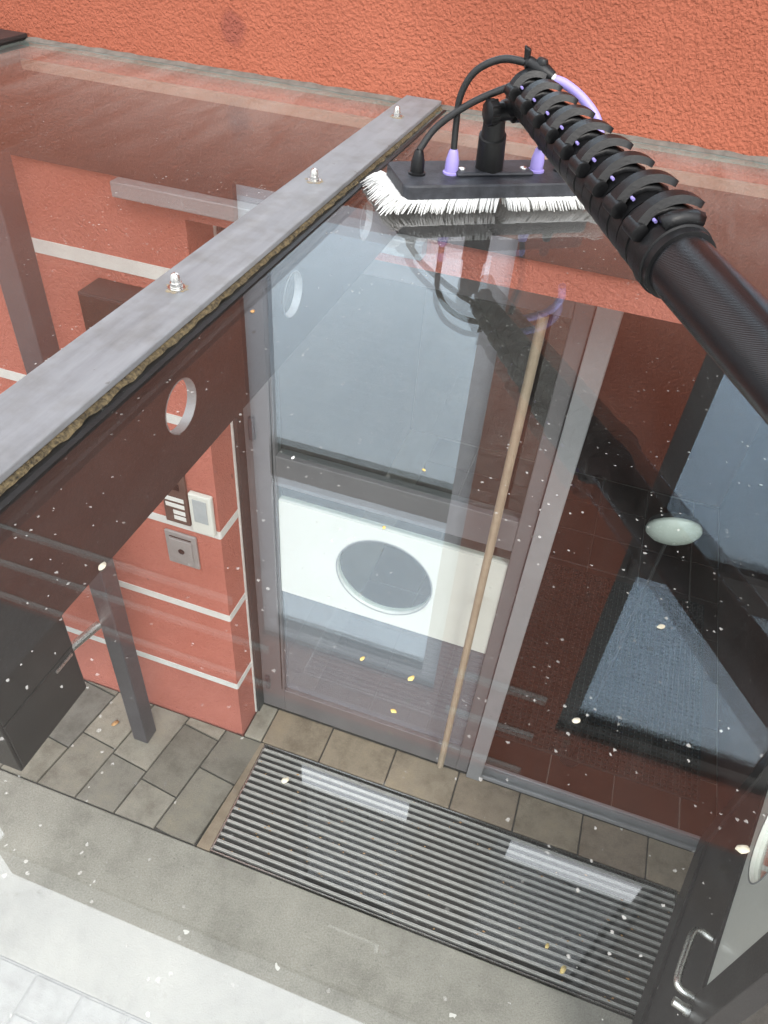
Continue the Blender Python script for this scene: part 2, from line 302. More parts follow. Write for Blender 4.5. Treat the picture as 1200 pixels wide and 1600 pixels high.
# ------------------------------------------------------------------ mesh helpers
def link(o, parent=None):
    COL.objects.link(o)
    if parent is not None: o.parent = parent
    return o
def mesh_obj(name, verts, faces, mat, parent=None, smooth=False, bevel=0.0):
    me = bpy.data.meshes.new(name); me.from_pydata([tuple(v) for v in verts], [], faces); me.validate()
    bm = bmesh.new(); bm.from_mesh(me); bmesh.ops.recalc_face_normals(bm, faces=bm.faces)
    if bevel:
        ed = [e for e in bm.edges if len(e.link_faces) == 2 and e.calc_face_angle(0) > 0.5]
        bmesh.ops.bevel(bm, geom=ed, offset=bevel, segments=2, profile=0.5, affect='EDGES', clamp_overlap=True)
    bm.to_mesh(me); bm.free()
    if mat: me.materials.append(mat)
    if smooth:
        for p in me.polygons: p.use_smooth = True
    return link(bpy.data.objects.new(name, me), parent)
def from_bm(name, bm, mat, parent=None, smooth=False, angle=None):
    bmesh.ops.recalc_face_normals(bm, faces=bm.faces)
    me = bpy.data.meshes.new(name); bm.to_mesh(me); bm.free()
    if mat: me.materials.append(mat)
    if smooth:
        for p in me.polygons: p.use_smooth = True
        if angle is not None: me.set_sharp_from_angle(angle=angle)
    return link(bpy.data.objects.new(name, me), parent)
BOXF = [(0, 3, 2, 1), (4, 5, 6, 7), (0, 1, 5, 4), (1, 2, 6, 5), (2, 3, 7, 6), (3, 0, 4, 7)]
def boxv(x0, x1, y0, y1, z0, z1):
    return [(x0, y0, z0), (x1, y0, z0), (x1, y1, z0), (x0, y1, z0), (x0, y0, z1), (x1, y0, z1), (x1, y1, z1), (x0, y1, z1)]
def box(name, b, mat, parent=None, bevel=0.0):
    return mesh_obj(name, boxv(*b), BOXF, mat, parent, bevel=bevel)
def boxes(name, bl, mat, parent=None, bevel=0.0):
    vs_, fs = [], []
    for b in bl:
        k = len(vs_); vs_ += boxv(*b); fs += [tuple(i + k for i in f) for f in BOXF]
    return mesh_obj(name, vs_, fs, mat, parent, bevel=bevel)
def frame_at(d):
    d = d.normalized(); u = Vector((0, 0, 1)) if abs(d.z) < 0.95 else Vector((1, 0, 0))
    s = d.cross(u).normalized(); return s, s.cross(d).normalized(), d
def lathe_bm(bm, p, d, prof, seg=24, uv=None):
    """surface of revolution along d from p; prof = [(t along, radius), ...]"""
    s, u, d = frame_at(Vector(d)); p = Vector(p); rings = []
    for t_, r in prof:
        rings.append([bm.verts.new(p + d * t_ + (s * math.cos(2 * PI * k / seg) + u * math.sin(2 * PI * k / seg)) * r) for k in range(seg)])
    for a, b in zip(rings, rings[1:]):
        for k in range(seg): bm.faces.new((a[k], a[(k + 1) % seg], b[(k + 1) % seg], b[k]))
    for rg, r in ((rings[0], prof[0][1]), (rings[-1], prof[-1][1])):
        if r > 1e-5: bm.faces.new(rg)
def lathe(name, p, d, prof, mat, parent=None, seg=24, angle=0.6):
    bm = bmesh.new(); lathe_bm(bm, p, d, prof, seg); return from_bm(name, bm, mat, parent, True, angle)
def tube_bm(bm, pts, rad, seg=10):
    pts = [Vector(p) for p in pts]; rings = []
    s = None
    for i, p in enumerate(pts):
        d = (pts[min(i + 1, len(pts) - 1)] - pts[max(i - 1, 0)]).normalized()
        if s is None: s, u, _ = frame_at(d)
        else:
            s = (s - d * s.dot(d)).normalized(); u = s.cross(d)
        u = s.cross(d).normalized()
        r = rad[i] if isinstance(rad, (list, tuple)) else rad
        rings.append([bm.verts.new(p + (s * math.cos(2 * PI * k / seg) + u * math.sin(2 * PI * k / seg)) * r) for k in range(seg)])
    for a, b in zip(rings, rings[1:]):
        for k in range(seg): bm.faces.new((a[k], a[(k + 1) % seg], b[(k + 1) % seg], b[k]))
    bm.faces.new(rings[0]); bm.faces.new(rings[-1])
def spline(pts, n=10):
    pts = [Vector(p) for p in pts]; out_ = []
    P = [pts[0] * 2 - pts[1]] + pts + [pts[-1] * 2 - pts[-2]]
    for i in range(1, len(P) - 2):
        for k in range(n):
            t_ = k / n; a, b, c, d = P[i - 1:i + 3]
            out_.append(0.5 * ((2 * b) + (c - a) * t_ + (2 * a - 5 * b + 4 * c - d) * t_ ** 2 + (3 * b - a - 3 * c + d) * t_ ** 3))
    return out_ + [pts[-1]]
def tube(name, pts, rad, mat, parent=None, seg=10, smooth_path=True):
    bm = bmesh.new(); tube_bm(bm, spline(pts) if smooth_path else pts, rad, seg); return from_bm(name, bm, mat, parent, True, 0.9)
def holed_plate(cells, thick, to3):
    """plate in (a,b) made of rectangles; a cell may carry a round hole (ca, cb, r). to3(a,b,t) -> point"""
    V, F = [], []
    def quad(pts):
        k = len(V); V.extend(pts); F.append(tuple(range(k, k + len(pts))))
    for a0, a1, b0, b1, hole in cells:
        if hole is None:
            for t_ in (0, thick): quad([to3(a, b, t_) for a, b in ((a0, b0), (a1, b0), (a1, b1), (a0, b1))])
            continue
        ca, cb, r = hole
        angs = [2 * PI * k / 48 for k in range(48)] + [math.atan2(b - cb, a - ca) % (2 * PI) for a in (a0, a1) for b in (b0, b1)]
        angs = sorted(set(round(x, 6) for x in angs))
        def outer(an):
            c, s = math.cos(an), math.sin(an); ts = []
            if c > 1e-9: ts.append((a1 - ca) / c)
            if c < -1e-9: ts.append((a0 - ca) / c)
            if s > 1e-9: ts.append((b1 - cb) / s)
            if s < -1e-9: ts.append((b0 - cb) / s)
            q = min(ts); return (ca + c * q, cb + s * q)
        for an, bn in zip(angs, angs[1:] + angs[:1]):
            i0 = (ca + r * math.cos(an), cb + r * math.sin(an)); i1 = (ca + r * math.cos(bn), cb + r * math.sin(bn))
            o0, o1 = outer(an), outer(bn)
            for t_ in (0, thick): quad([to3(*i0, t_), to3(*o0, t_), to3(*o1, t_), to3(*i1, t_)])
            quad([to3(*i0, 0), to3(*i1, 0), to3(*i1, thick), to3(*i0, thick)])
    A0, A1 = min(c[0] for c in cells), max(c[1] for c in cells); B0, B1 = min(c[2] for c in cells), max(c[3] for c in cells)
    for (p, q) in (((A0, B0), (A1, B0)), ((A1, B0), (A1, B1)), ((A1, B1), (A0, B1)), ((A0, B1), (A0, B0))):
        quad([to3(*p, 0), to3(*q, 0), to3(*q, thick), to3(*p, thick)])
    return V, F
def holed_obj(name, cells, thick, to3, mat, parent=None):
    V, F = holed_plate(cells, thick, to3)
    me = bpy.data.meshes.new(name); me.from_pydata([tuple(v) for v in V], [], F)
    bm = bmesh.new(); bm.from_mesh(me); bpy.data.meshes.remove(me)
    bmesh.ops.remove_doubles(bm, verts=bm.verts, dist=1e-5)
    return from_bm(name, bm, mat, parent)
def empty(name, loc=(0, 0, 0)):
    o = bpy.data.objects.new(name, None); o.location = loc; o.empty_display_size = 0.1; return link(o)
def tag(o, label=None, cat=None, group=None, kind=None):
    if label: o['label'] = label
    if cat: o['category'] = cat
    if group: o['group'] = group
    if kind: o['kind'] = kind
    return o

# ================================================================== SETTING
YW, YD, ZG = 1.609, 1.79, 2.700        # pillar front, door plane, top of the canopy glass
g = mesh_obj('ground', [(-400, -400, -0.030), (400, -400, -0.030), (400, 400, -0.030), (-400, 400, -0.030)], [(0, 1, 2, 3)], M['soil'])
tag(g, kind='structure')
# concrete strip in front of the entrance
cs = mesh_obj('concrete_strip', boxv(-6, 6, 0.492, 1.082, -0.03, 0.0), BOXF, M['concrete'], bevel=0.004); tag(cs, kind='structure')

def paver_mesh(name, sx, sy, mat, h=0.04):
    b = boxv(-sx / 2, sx / 2, -sy / 2, sy / 2, -h, 0)
    me = bpy.data.meshes.new(name); me.from_pydata(b, [], BOXF)
    bm = bmesh.new(); bm.from_mesh(me); bmesh.ops.recalc_face_normals(bm, faces=bm.faces)
    top = [e for e in bm.edges if all(v.co.z > -1e-6 for v in e.verts)] + [e for e in bm.edges if abs(e.verts[0].co.z - e.verts[1].co.z) > 1e-4]
    bmesh.ops.bevel(bm, geom=top, offset=0.003, segments=1, affect='EDGES'); bm.to_mesh(me); bm.free(); me.materials.append(mat); return me
def piece(me, name, parent, x, y, z=0.0, rz=0.0, wob=0.0012):
    o = bpy.data.objects.new(name, me); o.location = (x, y, z + random.uniform(-wob, wob))
    o.rotation_euler = (random.uniform(-.003, .003), random.uniform(-.003, .003), rz + random.uniform(-.006, .006))
    return link(o, parent)
# pavement left of the mat: long pavers laid a few degrees askew, clipped against wall, strip and mat edging
pv = mesh_obj('pavement', [(-6, 1.083, -0.012), (-0.97, 1.083, -0.012), (-0.97, 1.606, -0.012), (-6, 1.606, -0.012)], [(0, 1, 2, 3)], M['soil'])
tag(pv, kind='structure')
def clip_poly(poly, a, b, c):            # keep a*x + b*y <= c
    res = []
    for i, p in enumerate(poly):
        q = poly[(i + 1) % len(poly)]; dp, dq = a * p[0] + b * p[1] - c, a * q[0] + b * q[1] - c
        if dp <= 0: res.append(p)
        if dp * dq < 0:
            t_ = dp / (dp - dq); res.append((p[0] + (q[0] - p[0]) * t_, p[1] + (q[1] - p[1]) * t_))
    return res
def paver_poly(poly, mat, parent, z=0.0):
    cx = sum(p[0] for p in poly) / len(poly); cy = sum(p[1] for p in poly) / len(poly)
    z += random.uniform(-.0015, .0015); n_ = len(poly)
    top = [(cx + (p[0] - cx) * .985 - cx, cy + (p[1] - cy) * .985 - cy, z) for p in poly]
    mid = [(p[0] - cx, p[1] - cy, z - .004) for p in poly]; bot = [(p[0] - cx, p[1] - cy, z - .028) for p in poly]
    V = top + mid + bot; F = [tuple(range(n_))]
    for k in range(n_):
        j = (k + 1) % n_; F += [(k, j, n_ + j, n_ + k), (n_ + k, n_ + j, 2 * n_ + j, 2 * n_ + k)]
    o = mesh_obj('paver', V, F, mat, parent); o.location = (cx, cy, 0); return o
ang = math.radians(-7.0); ca_, sa_ = math.cos(ang), math.sin(ang)
JW = 0.0035
def lp(u, v):                            # paver lattice -> world, origin at the joint seen beside the post foot
    return (-1.326 + ca_ * u - sa_ * v, 1.29 + sa_ * u + ca_ * v)
offs = {-5: .05, -4: .20, -3: -.05, -2: .09, -1: -.125, 0: .02 - .165, 1: .135 - .012, 2: -.02, 3: .1}
for c in range(-10, 3):
    u0, u1 = -0.0 + (c - 1) * 0.187, (c) * 0.187
    o0 = offs.get(c, random.uniform(-.15, .15))
    for k in range(-3, 4):
        v0, v1 = o0 + (k - .5) * 0.305, o0 + (k + .5) * 0.305
        poly = [lp(u0 + JW, v0 + JW), lp(u1 - JW, v0 + JW), lp(u1 - JW, v1 - JW), lp(u0 + JW, v1 - JW)]
        for a, b, cc in ((0, 1, 1.600), (0, -1, -1.090), (1, -0.095, -0.966 - 0.095 * 1.10), (-1, 0, 5.9)):
            poly = clip_poly(poly, a, b, cc)
            if len(poly) < 3: break
        if len(poly) >= 3:
            A = abs(sum(poly[i][0] * poly[(i + 1) % len(poly)][1] - poly[(i + 1) % len(poly)][0] * poly[i][1] for i in range(len(poly)))) / 2
            if A > 0.0008: paver_poly(poly, M['paver'], pv)
# edging strip between pavers and mat
ed = mesh_obj('edging_strip', [(-.962, 1.086, .002), (-.905, 1.086, .002), (-.905, 1.60, .002), (-.921, 1.60, .002)] + [(-.962, 1.086, -.02), (-.905, 1.086, -.02), (-.905, 1.60, -.02), (-.921, 1.60, -.02)],
              [(0, 1, 2, 3), (4, 7, 6, 5), (0, 4, 5, 1), (1, 5, 6, 2), (2, 6, 7, 3), (3, 7, 4, 0)], M['stepstone'], pv)
# step of brown tiles between mat and doors
st = mesh_obj('door_step', [(-1.015, 1.604, -.012), (1.07, 1.604, -.012), (1.07, 1.86, -.012), (-1.015, 1.86, -.012)], [(0, 1, 2, 3)], M['soil']); tag(st, kind='structure')
xs = [-1.015, -.925, -.645, -.335, -.035, .245, .525, .805, 1.065]
for i, (a, b) in enumerate(zip(xs, xs[1:])):
    me = paver_mesh('step_tile', b - a - .006, 0.182, M['paver'] if i == 0 else M['stepstone'])
    piece(me, 'step_tile', st, (a + b) / 2, 1.606 + .0935, 0.0)
# street paving beyond the concrete strip
sp_ = mesh_obj('street_paving', [(-60, -60, -.004), (60, -60, -.004), (60, .49, -.004), (-60, .49, -.004)], [(0, 1, 2, 3)], M['outpaver']); tag(sp_, kind='structure')
pm = [paver_mesh('paver', .181, .121, M['outpaver']), paver_mesh('paver', .181, .241, M['outpaver'])]
cnt = 0
for i in range(-9, 8):
    y = 0.486; k = (i * 7) % 3
    while y > -1.9 and cnt < 296:
        q = pm[(k * 5 + i) % 2]; dy = .125 if q is pm[0] else .245
        piece(q, 'paver', sp_, -1.165 + i * .187, y - dy / 2, 0.0); y -= dy; k += 1; cnt += 1

# ================================================================== HOUSE
house = empty('red_house', (0, YW, 0))
house_inv = Matrix.Translation((0, -YW, 0))
def H(o, parent=None):                    # parent to the house, keeping world coordinates in the mesh
    o.parent = parent or house
    if parent is None: o.matrix_parent_inverse = house_inv
    return o
tag(house, 'red rendered house with white line joints and glazed entrance doors', 'building')
def wall_grid(name, X, Z, openings, y0, depth, mat):
    X = sorted(set(X + [v for o in openings for v in o[:2]])); Z = sorted(set(Z + [v for o in openings for v in o[2:]]))
    ins = lambda a, b: any(o[0] - 1e-6 <= a and b[0] <= o[1] + 1e-6 and o[2] - 1e-6 <= b[1] and b[2] <= o[3] + 1e-6 for o in openings)
    solid = {}
    for i in range(len(X) - 1):
        for j in range(len(Z) - 1):
            solid[i, j] = not ins(X[i], (X[i + 1], Z[j], Z[j + 1]))
    V, F = [], []
    def q(*p): k = len(V); V.extend(p); F.append(tuple(range(k, k + 4)))
    y1 = y0 + depth
    for (i, j), s in solid.items():
        if not s: continue
        a, b, c, d = X[i], X[i + 1], Z[j], Z[j + 1]
        q((a, y0, c), (b, y0, c), (b, y0, d), (a, y0, d)); q((a, y1, c), (a, y1, d), (b, y1, d), (b, y1, c))
        if not solid.get((i - 1, j)): q((a, y0, c), (a, y0, d), (a, y1, d), (a, y1, c))
        if not solid.get((i + 1, j)): q((b, y0, c), (b, y1, c), (b, y1, d), (b, y0, d))
        if not solid.get((i, j - 1)): q((a, y0, c), (a, y1, c), (b, y1, c), (b, y0, c))
        if not solid.get((i, j + 1)): q((a, y0, d), (b, y0, d), (b, y1, d), (a, y1, d))
    me = bpy.data.meshes.new(name); me.from_pydata(V, [], F); bm = bmesh.new(); bm.from_mesh(me); bpy.data.meshes.remove(me)
    bmesh.ops.remove_doubles(bm, verts=bm.verts, dist=1e-5)
    return H(from_bm(name, bm, mat))
WIN = [(-.885, -.20, 2.93, 4.60, 'blind'), (.25, .97, 3.04, 4.60, 'blue'), (-.79, -.15, 5.44, 6.95, 'top'), (.20, .88, 5.44, 6.95, 'top'), (-.62, -.18, 7.20, 8.25, 'attic')]
WIN = WIN[:4]
XR = 4.5
lower = wall_grid('wall', [-3.2, XR], [-.03, 2.69], [(-1.02, 1.075, -.5, 2.36)], YW, .30, M['plaster'])
lower['label'] = 'smoother red plaster wall below the canopy'
upper = wall_grid('wall', [-3.2, XR], [2.69, 4.98], [o[:4] for o in WIN[:2]], YW, .30, M['stucco'])
attic = wall_grid('wall', [-3.2, XR], [4.98, 8.43], [o[:4] for o in WIN[2:]], YW, .30, M['greyrender'])
attic['label'] = 'grey brown rendered wall of the upper storey'
upper['label'] = 'coarse orange red stucco wall above the canopy'
H(box('side_wall', (-3.2, -2.9, YW + .301, 9, -.03, 8.43), M['stucco'])); H(box('side_wall', (XR - .3, XR, YW + .301, 9, -.03, 8.43), M['stucco']))
H(box('roof', (-3.38, XR + .2, YW - .02, 9.1, 8.431, 8.95), M['roof'], bevel=.01))
# white line joints, wrapped round the door reveal
for z in (.375, .825, 1.27, 1.725, 2.20):
    t_ = .034 if z < 1.9 else .04
    V = [(-3.18, YW - .0025, z - t_ / 2), (-1.0225, YW - .0025, z - t_ / 2), (-1.0175, YW + .0025, z - t_ / 2), (-1.0175, YD - .03, z - t_ / 2)]
    n_ = len(V); V2 = [(a, b, z + t_ / 2) for a, b, _ in V]; back = [(-3.18, YW + .004, z - t_ / 2), (-1.026, YW + .004, z - t_ / 2), (-1.026, YD - .03, z - t_ / 2)]
    back2 = [(a, b, z + t_ / 2) for a, b, _ in back]
    VV = V + V2 + back + back2
    F = [(0, 1, 5, 4), (1, 2, 6, 5), (2, 3, 7, 6), (4, 5, 6, 7, 13, 12, 11), (0, 8, 9, 10, 3, 2, 1)]
    H(mesh_obj('line_joint', VV, F, M['line']))
    H(box('line_joint', (1.08, XR - .02, YW - .0025, YW + .004, z - t_ / 2, z + t_ / 2), M['line']))
for z in (4.45, 4.68, 4.92):
    for a, b in ((-3.18, -1.0), (-.14, .19), (1.03, XR - .02)):
        if z > 4.61 and a == -3.18: b = -.86
        H(box('line_joint', (a, b, YW - .003, YW + .005, z - .012, z + .012), M['line']))
# upper windows
for wi, (a, b, c, d, kind) in enumerate(WIN):
    fm = M['paleframe'] if kind == 'blind' else M['darkframe']; fw = .055; yf = YW + .022
    rail = 3.70
    parts_ = [(a, a + fw, yf, yf + .06, c, d), (b - fw, b, yf, yf + .06, c, d), (a + fw, b - fw, yf, yf + .06, c, c + fw), (a + fw, b - fw, yf, yf + .06, d - fw, d)]
    wo = H(boxes('window', parts_, fm))
    wo['label'] = ['window with pale blind above the closed door', 'dark framed window with sky-blue painted curtain', 'second floor window with white bottom board', 'second floor window with added sky-mirroring strip, right', 'small attic window'][wi]
    def sub(o): o.parent = wo; return o
    if kind in ('blind', 'blue'): sub(box('middle_rail', (a + fw + .0005, b - fw - .0005, yf + .001, yf + .059, rail, rail + .11), M['darkframe']))
    sub(box('pane', (a + fw + .001, b - fw - .001, yf + .028, yf + .034, c + fw + .001, (rail if kind in ('blind', 'blue') else d - fw) - .001), M['blindpane'] if kind == 'blind' else M['mirrorpane'] if kind == 'blue' else M['dullpane']))
    if kind in ('blind', 'blue'): sub(box('pane', (a + fw + .001, b - fw - .001, yf + .028, yf + .034, rail + .111, d - fw - .001), M['blindpane'] if kind == 'blind' else M['mirrorpane']))
    sub(box('blind' if kind == 'blind' else 'backing', (a + .01, b - .01, yf + .075, yf + .085, c + .01, d - .01), M['blind'] if kind == 'blind' else M['bluebacking'] if kind == 'blue' else M['innerred'] if kind == 'blue' else M['innerred']))
    if kind == 'top': sub(box('added_bright_strip', (a + fw + .002, b - fw - .002, yf - .012, yf + .026, c + fw + .002, c + fw + .17), M['polished'], bevel=.003))  # made-up polished strip, added to mirror the sky as a bright band
    if kind == 'attic': sub(boxes('added_bright_strip', [(a + fw, b - fw, yf - .012, yf - .002, c + .06, c + .09), (b - fw - .02, b - fw, yf - .012, yf - .002, c + .091, c + .2)], M['white']))
    if kind == 'blue':
        sub(box('window_handle', (a + .02, a + .035, yf - .03, yf - .001, rail + .02, rail + .09), M['blackplastic'], bevel=.003))
H(boxes('added_streak_strip', [(-.56, -.23, YW - .012, YW - .001, 7.26, 7.29), (-.25, -.23, YW - .012, YW - .001, 7.291, 7.40)], M['white']))  # made-up white strip, added for the L-shaped streak mirrored in the canopy
# grey profile over the door opening
H(box('lintel_profile', (-1.19, -.40, YW - .045, YW - .001, 2.398, 2.436), M['alu'], bevel=.003))
# vestibule behind the doors
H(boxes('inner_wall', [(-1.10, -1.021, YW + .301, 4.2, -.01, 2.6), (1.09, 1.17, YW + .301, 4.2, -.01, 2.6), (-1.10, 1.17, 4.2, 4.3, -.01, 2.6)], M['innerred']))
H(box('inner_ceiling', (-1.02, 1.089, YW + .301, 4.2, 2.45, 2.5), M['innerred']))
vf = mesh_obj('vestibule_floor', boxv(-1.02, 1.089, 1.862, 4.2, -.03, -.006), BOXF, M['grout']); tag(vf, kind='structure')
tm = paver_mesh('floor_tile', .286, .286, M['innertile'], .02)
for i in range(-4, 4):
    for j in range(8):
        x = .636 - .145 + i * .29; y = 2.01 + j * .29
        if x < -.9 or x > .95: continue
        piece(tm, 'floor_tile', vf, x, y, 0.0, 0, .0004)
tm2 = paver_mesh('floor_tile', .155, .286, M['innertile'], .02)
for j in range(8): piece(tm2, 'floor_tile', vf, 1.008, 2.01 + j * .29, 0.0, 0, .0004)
# rubber mat on the vestibule floor: a real grid of bars
mat_ = empty('rubber_mat', (.5, 2.05, 0)); tag(mat_, 'black rubber grid mat inside the open doorway', 'doormat')
x0, x1, y0, y1 = -.02, 1.0, 2.03, 3.25
bars = []; nx, ny = 38, 46
for i in range(nx + 1): xx = x0 + (x1 - x0) * i / nx; bars.append((xx - .005, xx + .005, y0, y1, .0055, .019))
rb = boxes('grid_bars', bars, M['ringmat']); rb.parent = mat_; rb.matrix_parent_inverse = Matrix.Translation((-.5, -2.05, 0)); rb['kind'] = 'stuff'
bars = []
for j in range(ny + 1): yy = y0 + (y1 - y0) * j / ny; bars.append((x0 - .005, x1 + .005, yy - .005, yy + .005, .004, .0175))
rb = boxes('cross_bars', bars, M['ringmat']); rb.parent = mat_; rb.matrix_parent_inverse = Matrix.Translation((-.5, -2.05, 0)); rb['kind'] = 'stuff'

# ---- door leaves (local: s along the leaf from the hinge, t thickness, z up)
def leaf(label, hinge, ang_, width, opened):
    fr = M['dark'] if opened else M['frame']
    T = .05; z1 = 2.33
    a0, a1 = (.11, width - .05) if not opened else (.10, width - .13)
    bl = [(0, a0, -T / 2, T / 2, .012, z1), (a1, width, -T / 2, T / 2, .012, z1), (a0, a1, -T / 2, T / 2, .012, .17), (a0, a1, -T / 2, T / 2, z1 - .10, z1), (a0, a1, -T / 2, T / 2, 1.40, 1.53)]
    d = boxes('door', bl, fr, bevel=.003); H(d); d['label'] = label
    d.matrix_parent_inverse = house_inv
    d.location = (hinge[0], hinge[1], 0); d.rotation_euler = (0, 0, ang_)
    def sub(o): o.parent = d; return o
    ax0, ax1 = a0 + .001, a1 - .001
    zp0, zp1 = .845, 1.325; cs_ = (ax0 + ax1) / 2 - (.005 if not opened else 0)
    sub(holed_obj('white_panel', [(ax0, ax1, zp0, zp1, (cs_, (zp0 + zp1) / 2, .182))], .030, lambda a, b, t_: (a, t_ - .015, b), M['white']))
    bm = bmesh.new(); lathe_bm(bm, (cs_, -.017, (zp0 + zp1) / 2), (0, 1, 0), [(0, .1815), (0, .1865), (.034, .1865), (.034, .1815)], 56)
    bm.faces.ensure_lookup_table()
    rg = sub(from_bm('round_rim', bm, M['alu'], None, True, .6))
    for f in list(rg.data.polygons): pass
    bm = bmesh.new(); bm.from_mesh(rg.data); big = [f for f in bm.faces if len(f.verts) > 10]; bmesh.ops.delete(bm, geom=big, context='FACES'); bm.to_mesh(rg.data); bm.free()
    bm = bmesh.new(); lathe_bm(bm, (cs_, -.003, (zp0 + zp1) / 2), (0, 1, 0), [(0, .1805), (.006, .1805)], 48); sub(from_bm('round_pane', bm, M['pane']))
    if opened:
        sub(box('lower_panel', (ax0, ax1, -.012, .012, .171, .735), M['dark']))
        sub(box('lock_rail', (ax0, ax1, -T / 2 + .001, T / 2 - .001, .736, .843), M['dark'], bevel=.003))
    else:
        sub(box('pane', (ax0, ax1, -.004, .004, .171, zp0 - .002), M['greypane']))
    sub(box('pane', (ax0, ax1, -.004, .004, zp1 + .002, 1.399), M['pane'] if not opened else M['dark'])); sub(box('pane', (ax0, ax1, -.004, .004, 1.531, z1 - .101), M['pane']))
    return d, sub
dL, subL = leaf('closed grey glazed door with long beige bar handle', (-1.0, YD + .025), 0.0, .995, False)
hx = .880                                   # beige full height bar, standing off the leaf
hb = subL(lathe('bar_handle', (hx, -.095, .115), (0, 0, 1), [(0, .0), (.001, .0135), (2.145, .0135), (2.146, 0)], M['oak'], seg=20))
for z in (.25, 1.15, 2.1): o = lathe('handle_stem', (hx, -.083, z), (0, 1, 0), [(0, .007), (.058, .007)], M['steel'], None, 12); o.parent = dL
o = box('hinge', (.022, .042, -.040, -.0255, .16, .25), M['post'], None, .003); o.parent = dL
o = box('hinge', (.022, .042, -.040, -.0255, 1.58, 1.67), M['post'], None, .003); o.parent = dL
o = box('glazing_seam', (.098, .1015, -.0275, -.0255, .18, 2.2), M['rubber']); o.parent = dL
H(box('door_jamb', (-1.019, -1.001, YD - .045, YD + .07, 0.001, 2.355), M['darkframe'], bevel=.002))
H(box('caulk_bead', (-1.0195, -1.013, YD - .052, YD - .0455, 0.0, 2.355), M['line']))
H(box('door_mullion', (-.003, .062, YD - .015, YD + .125, .001, 2.355), M['alu'], bevel=.004))
H(box('transom', (-1.0, 1.074, YD - .01, YD + .06, 2.335, 2.359), M['frame']))
H(boxes('threshold', [(.063, 1.07, YD + .002, YD + .014, .001, .026), (.063, 1.07, YD + .0145, YD + .055, .001, .012), (.063, 1.07, YD + .0555, YD + .070, .001, .024)], M['alu'], bevel=.002))
dR, subR = leaf('dark brown open door with white round window panel', (1.035, YD + .06), math.radians(180 + 74.5), 1.10, True)
# in the open leaf's local frame +t faces the camera side (towards -x)
side = -1
def hs(a, t_, z): return (a, side * t_, z)
tube_o = tube('pull_handle', [hs(.80, .026, .80), hs(.80, .062, .80), hs(.82, .078, .80), hs(.89, .080, .80), hs(.96, .078, .80), hs(.98, .062, .80), hs(.98, .026, .80)], .0105, M['steel'], None, 14); subR(tube_o)
subR(lathe('lock_cylinder', hs(1.02, .026, .80), (0, side, 0), [(0, .017), (.012, .017), (.013, .013), (.045, .013), (.047, .010)], M['steel'], None, 20))

# ================================================================== CANOPY
canopy = empty('glass_canopy', (0, YW, ZG)); canopy_inv = Matrix.Translation((0, -YW, -ZG))
tag(canopy, 'glass canopy on dark brown perforated fins bolted to the red wall', 'canopy')
def K(o, parent=None):
    o.parent = parent or canopy
    if parent is None: o.matrix_parent_inverse = canopy_inv
    return o
BARS = [-1.409, -.439, .535]
ye = -.28
def glass_pane(x0, x1, y0=ye, y1=YW - .006):
    o = mesh_obj('glass_pane', boxv(x0, x1, y0, y1, ZG - .012, ZG), BOXF, M['canopyglass'])
    o.data.materials.append(M['glassunder']); o.data.materials.append(M['glassedge'])
    for p in o.data.polygons: p.material_index = 0 if p.normal.z > .9 else 1 if p.normal.z < -.9 else 2
    return K(o)
glass_pane(-2.4, BARS[0] - .012)
glass_pane(BARS[0] + .012, BARS[1] - .012)['label'] = 'dusty glass pane left of the bolted strip'
glass_pane(BARS[1] + .012, BARS[2] - .012)['label'] = 'glass pane under the brush, mirroring the wall above'
glass_pane(BARS[2] + .012, 1.52)
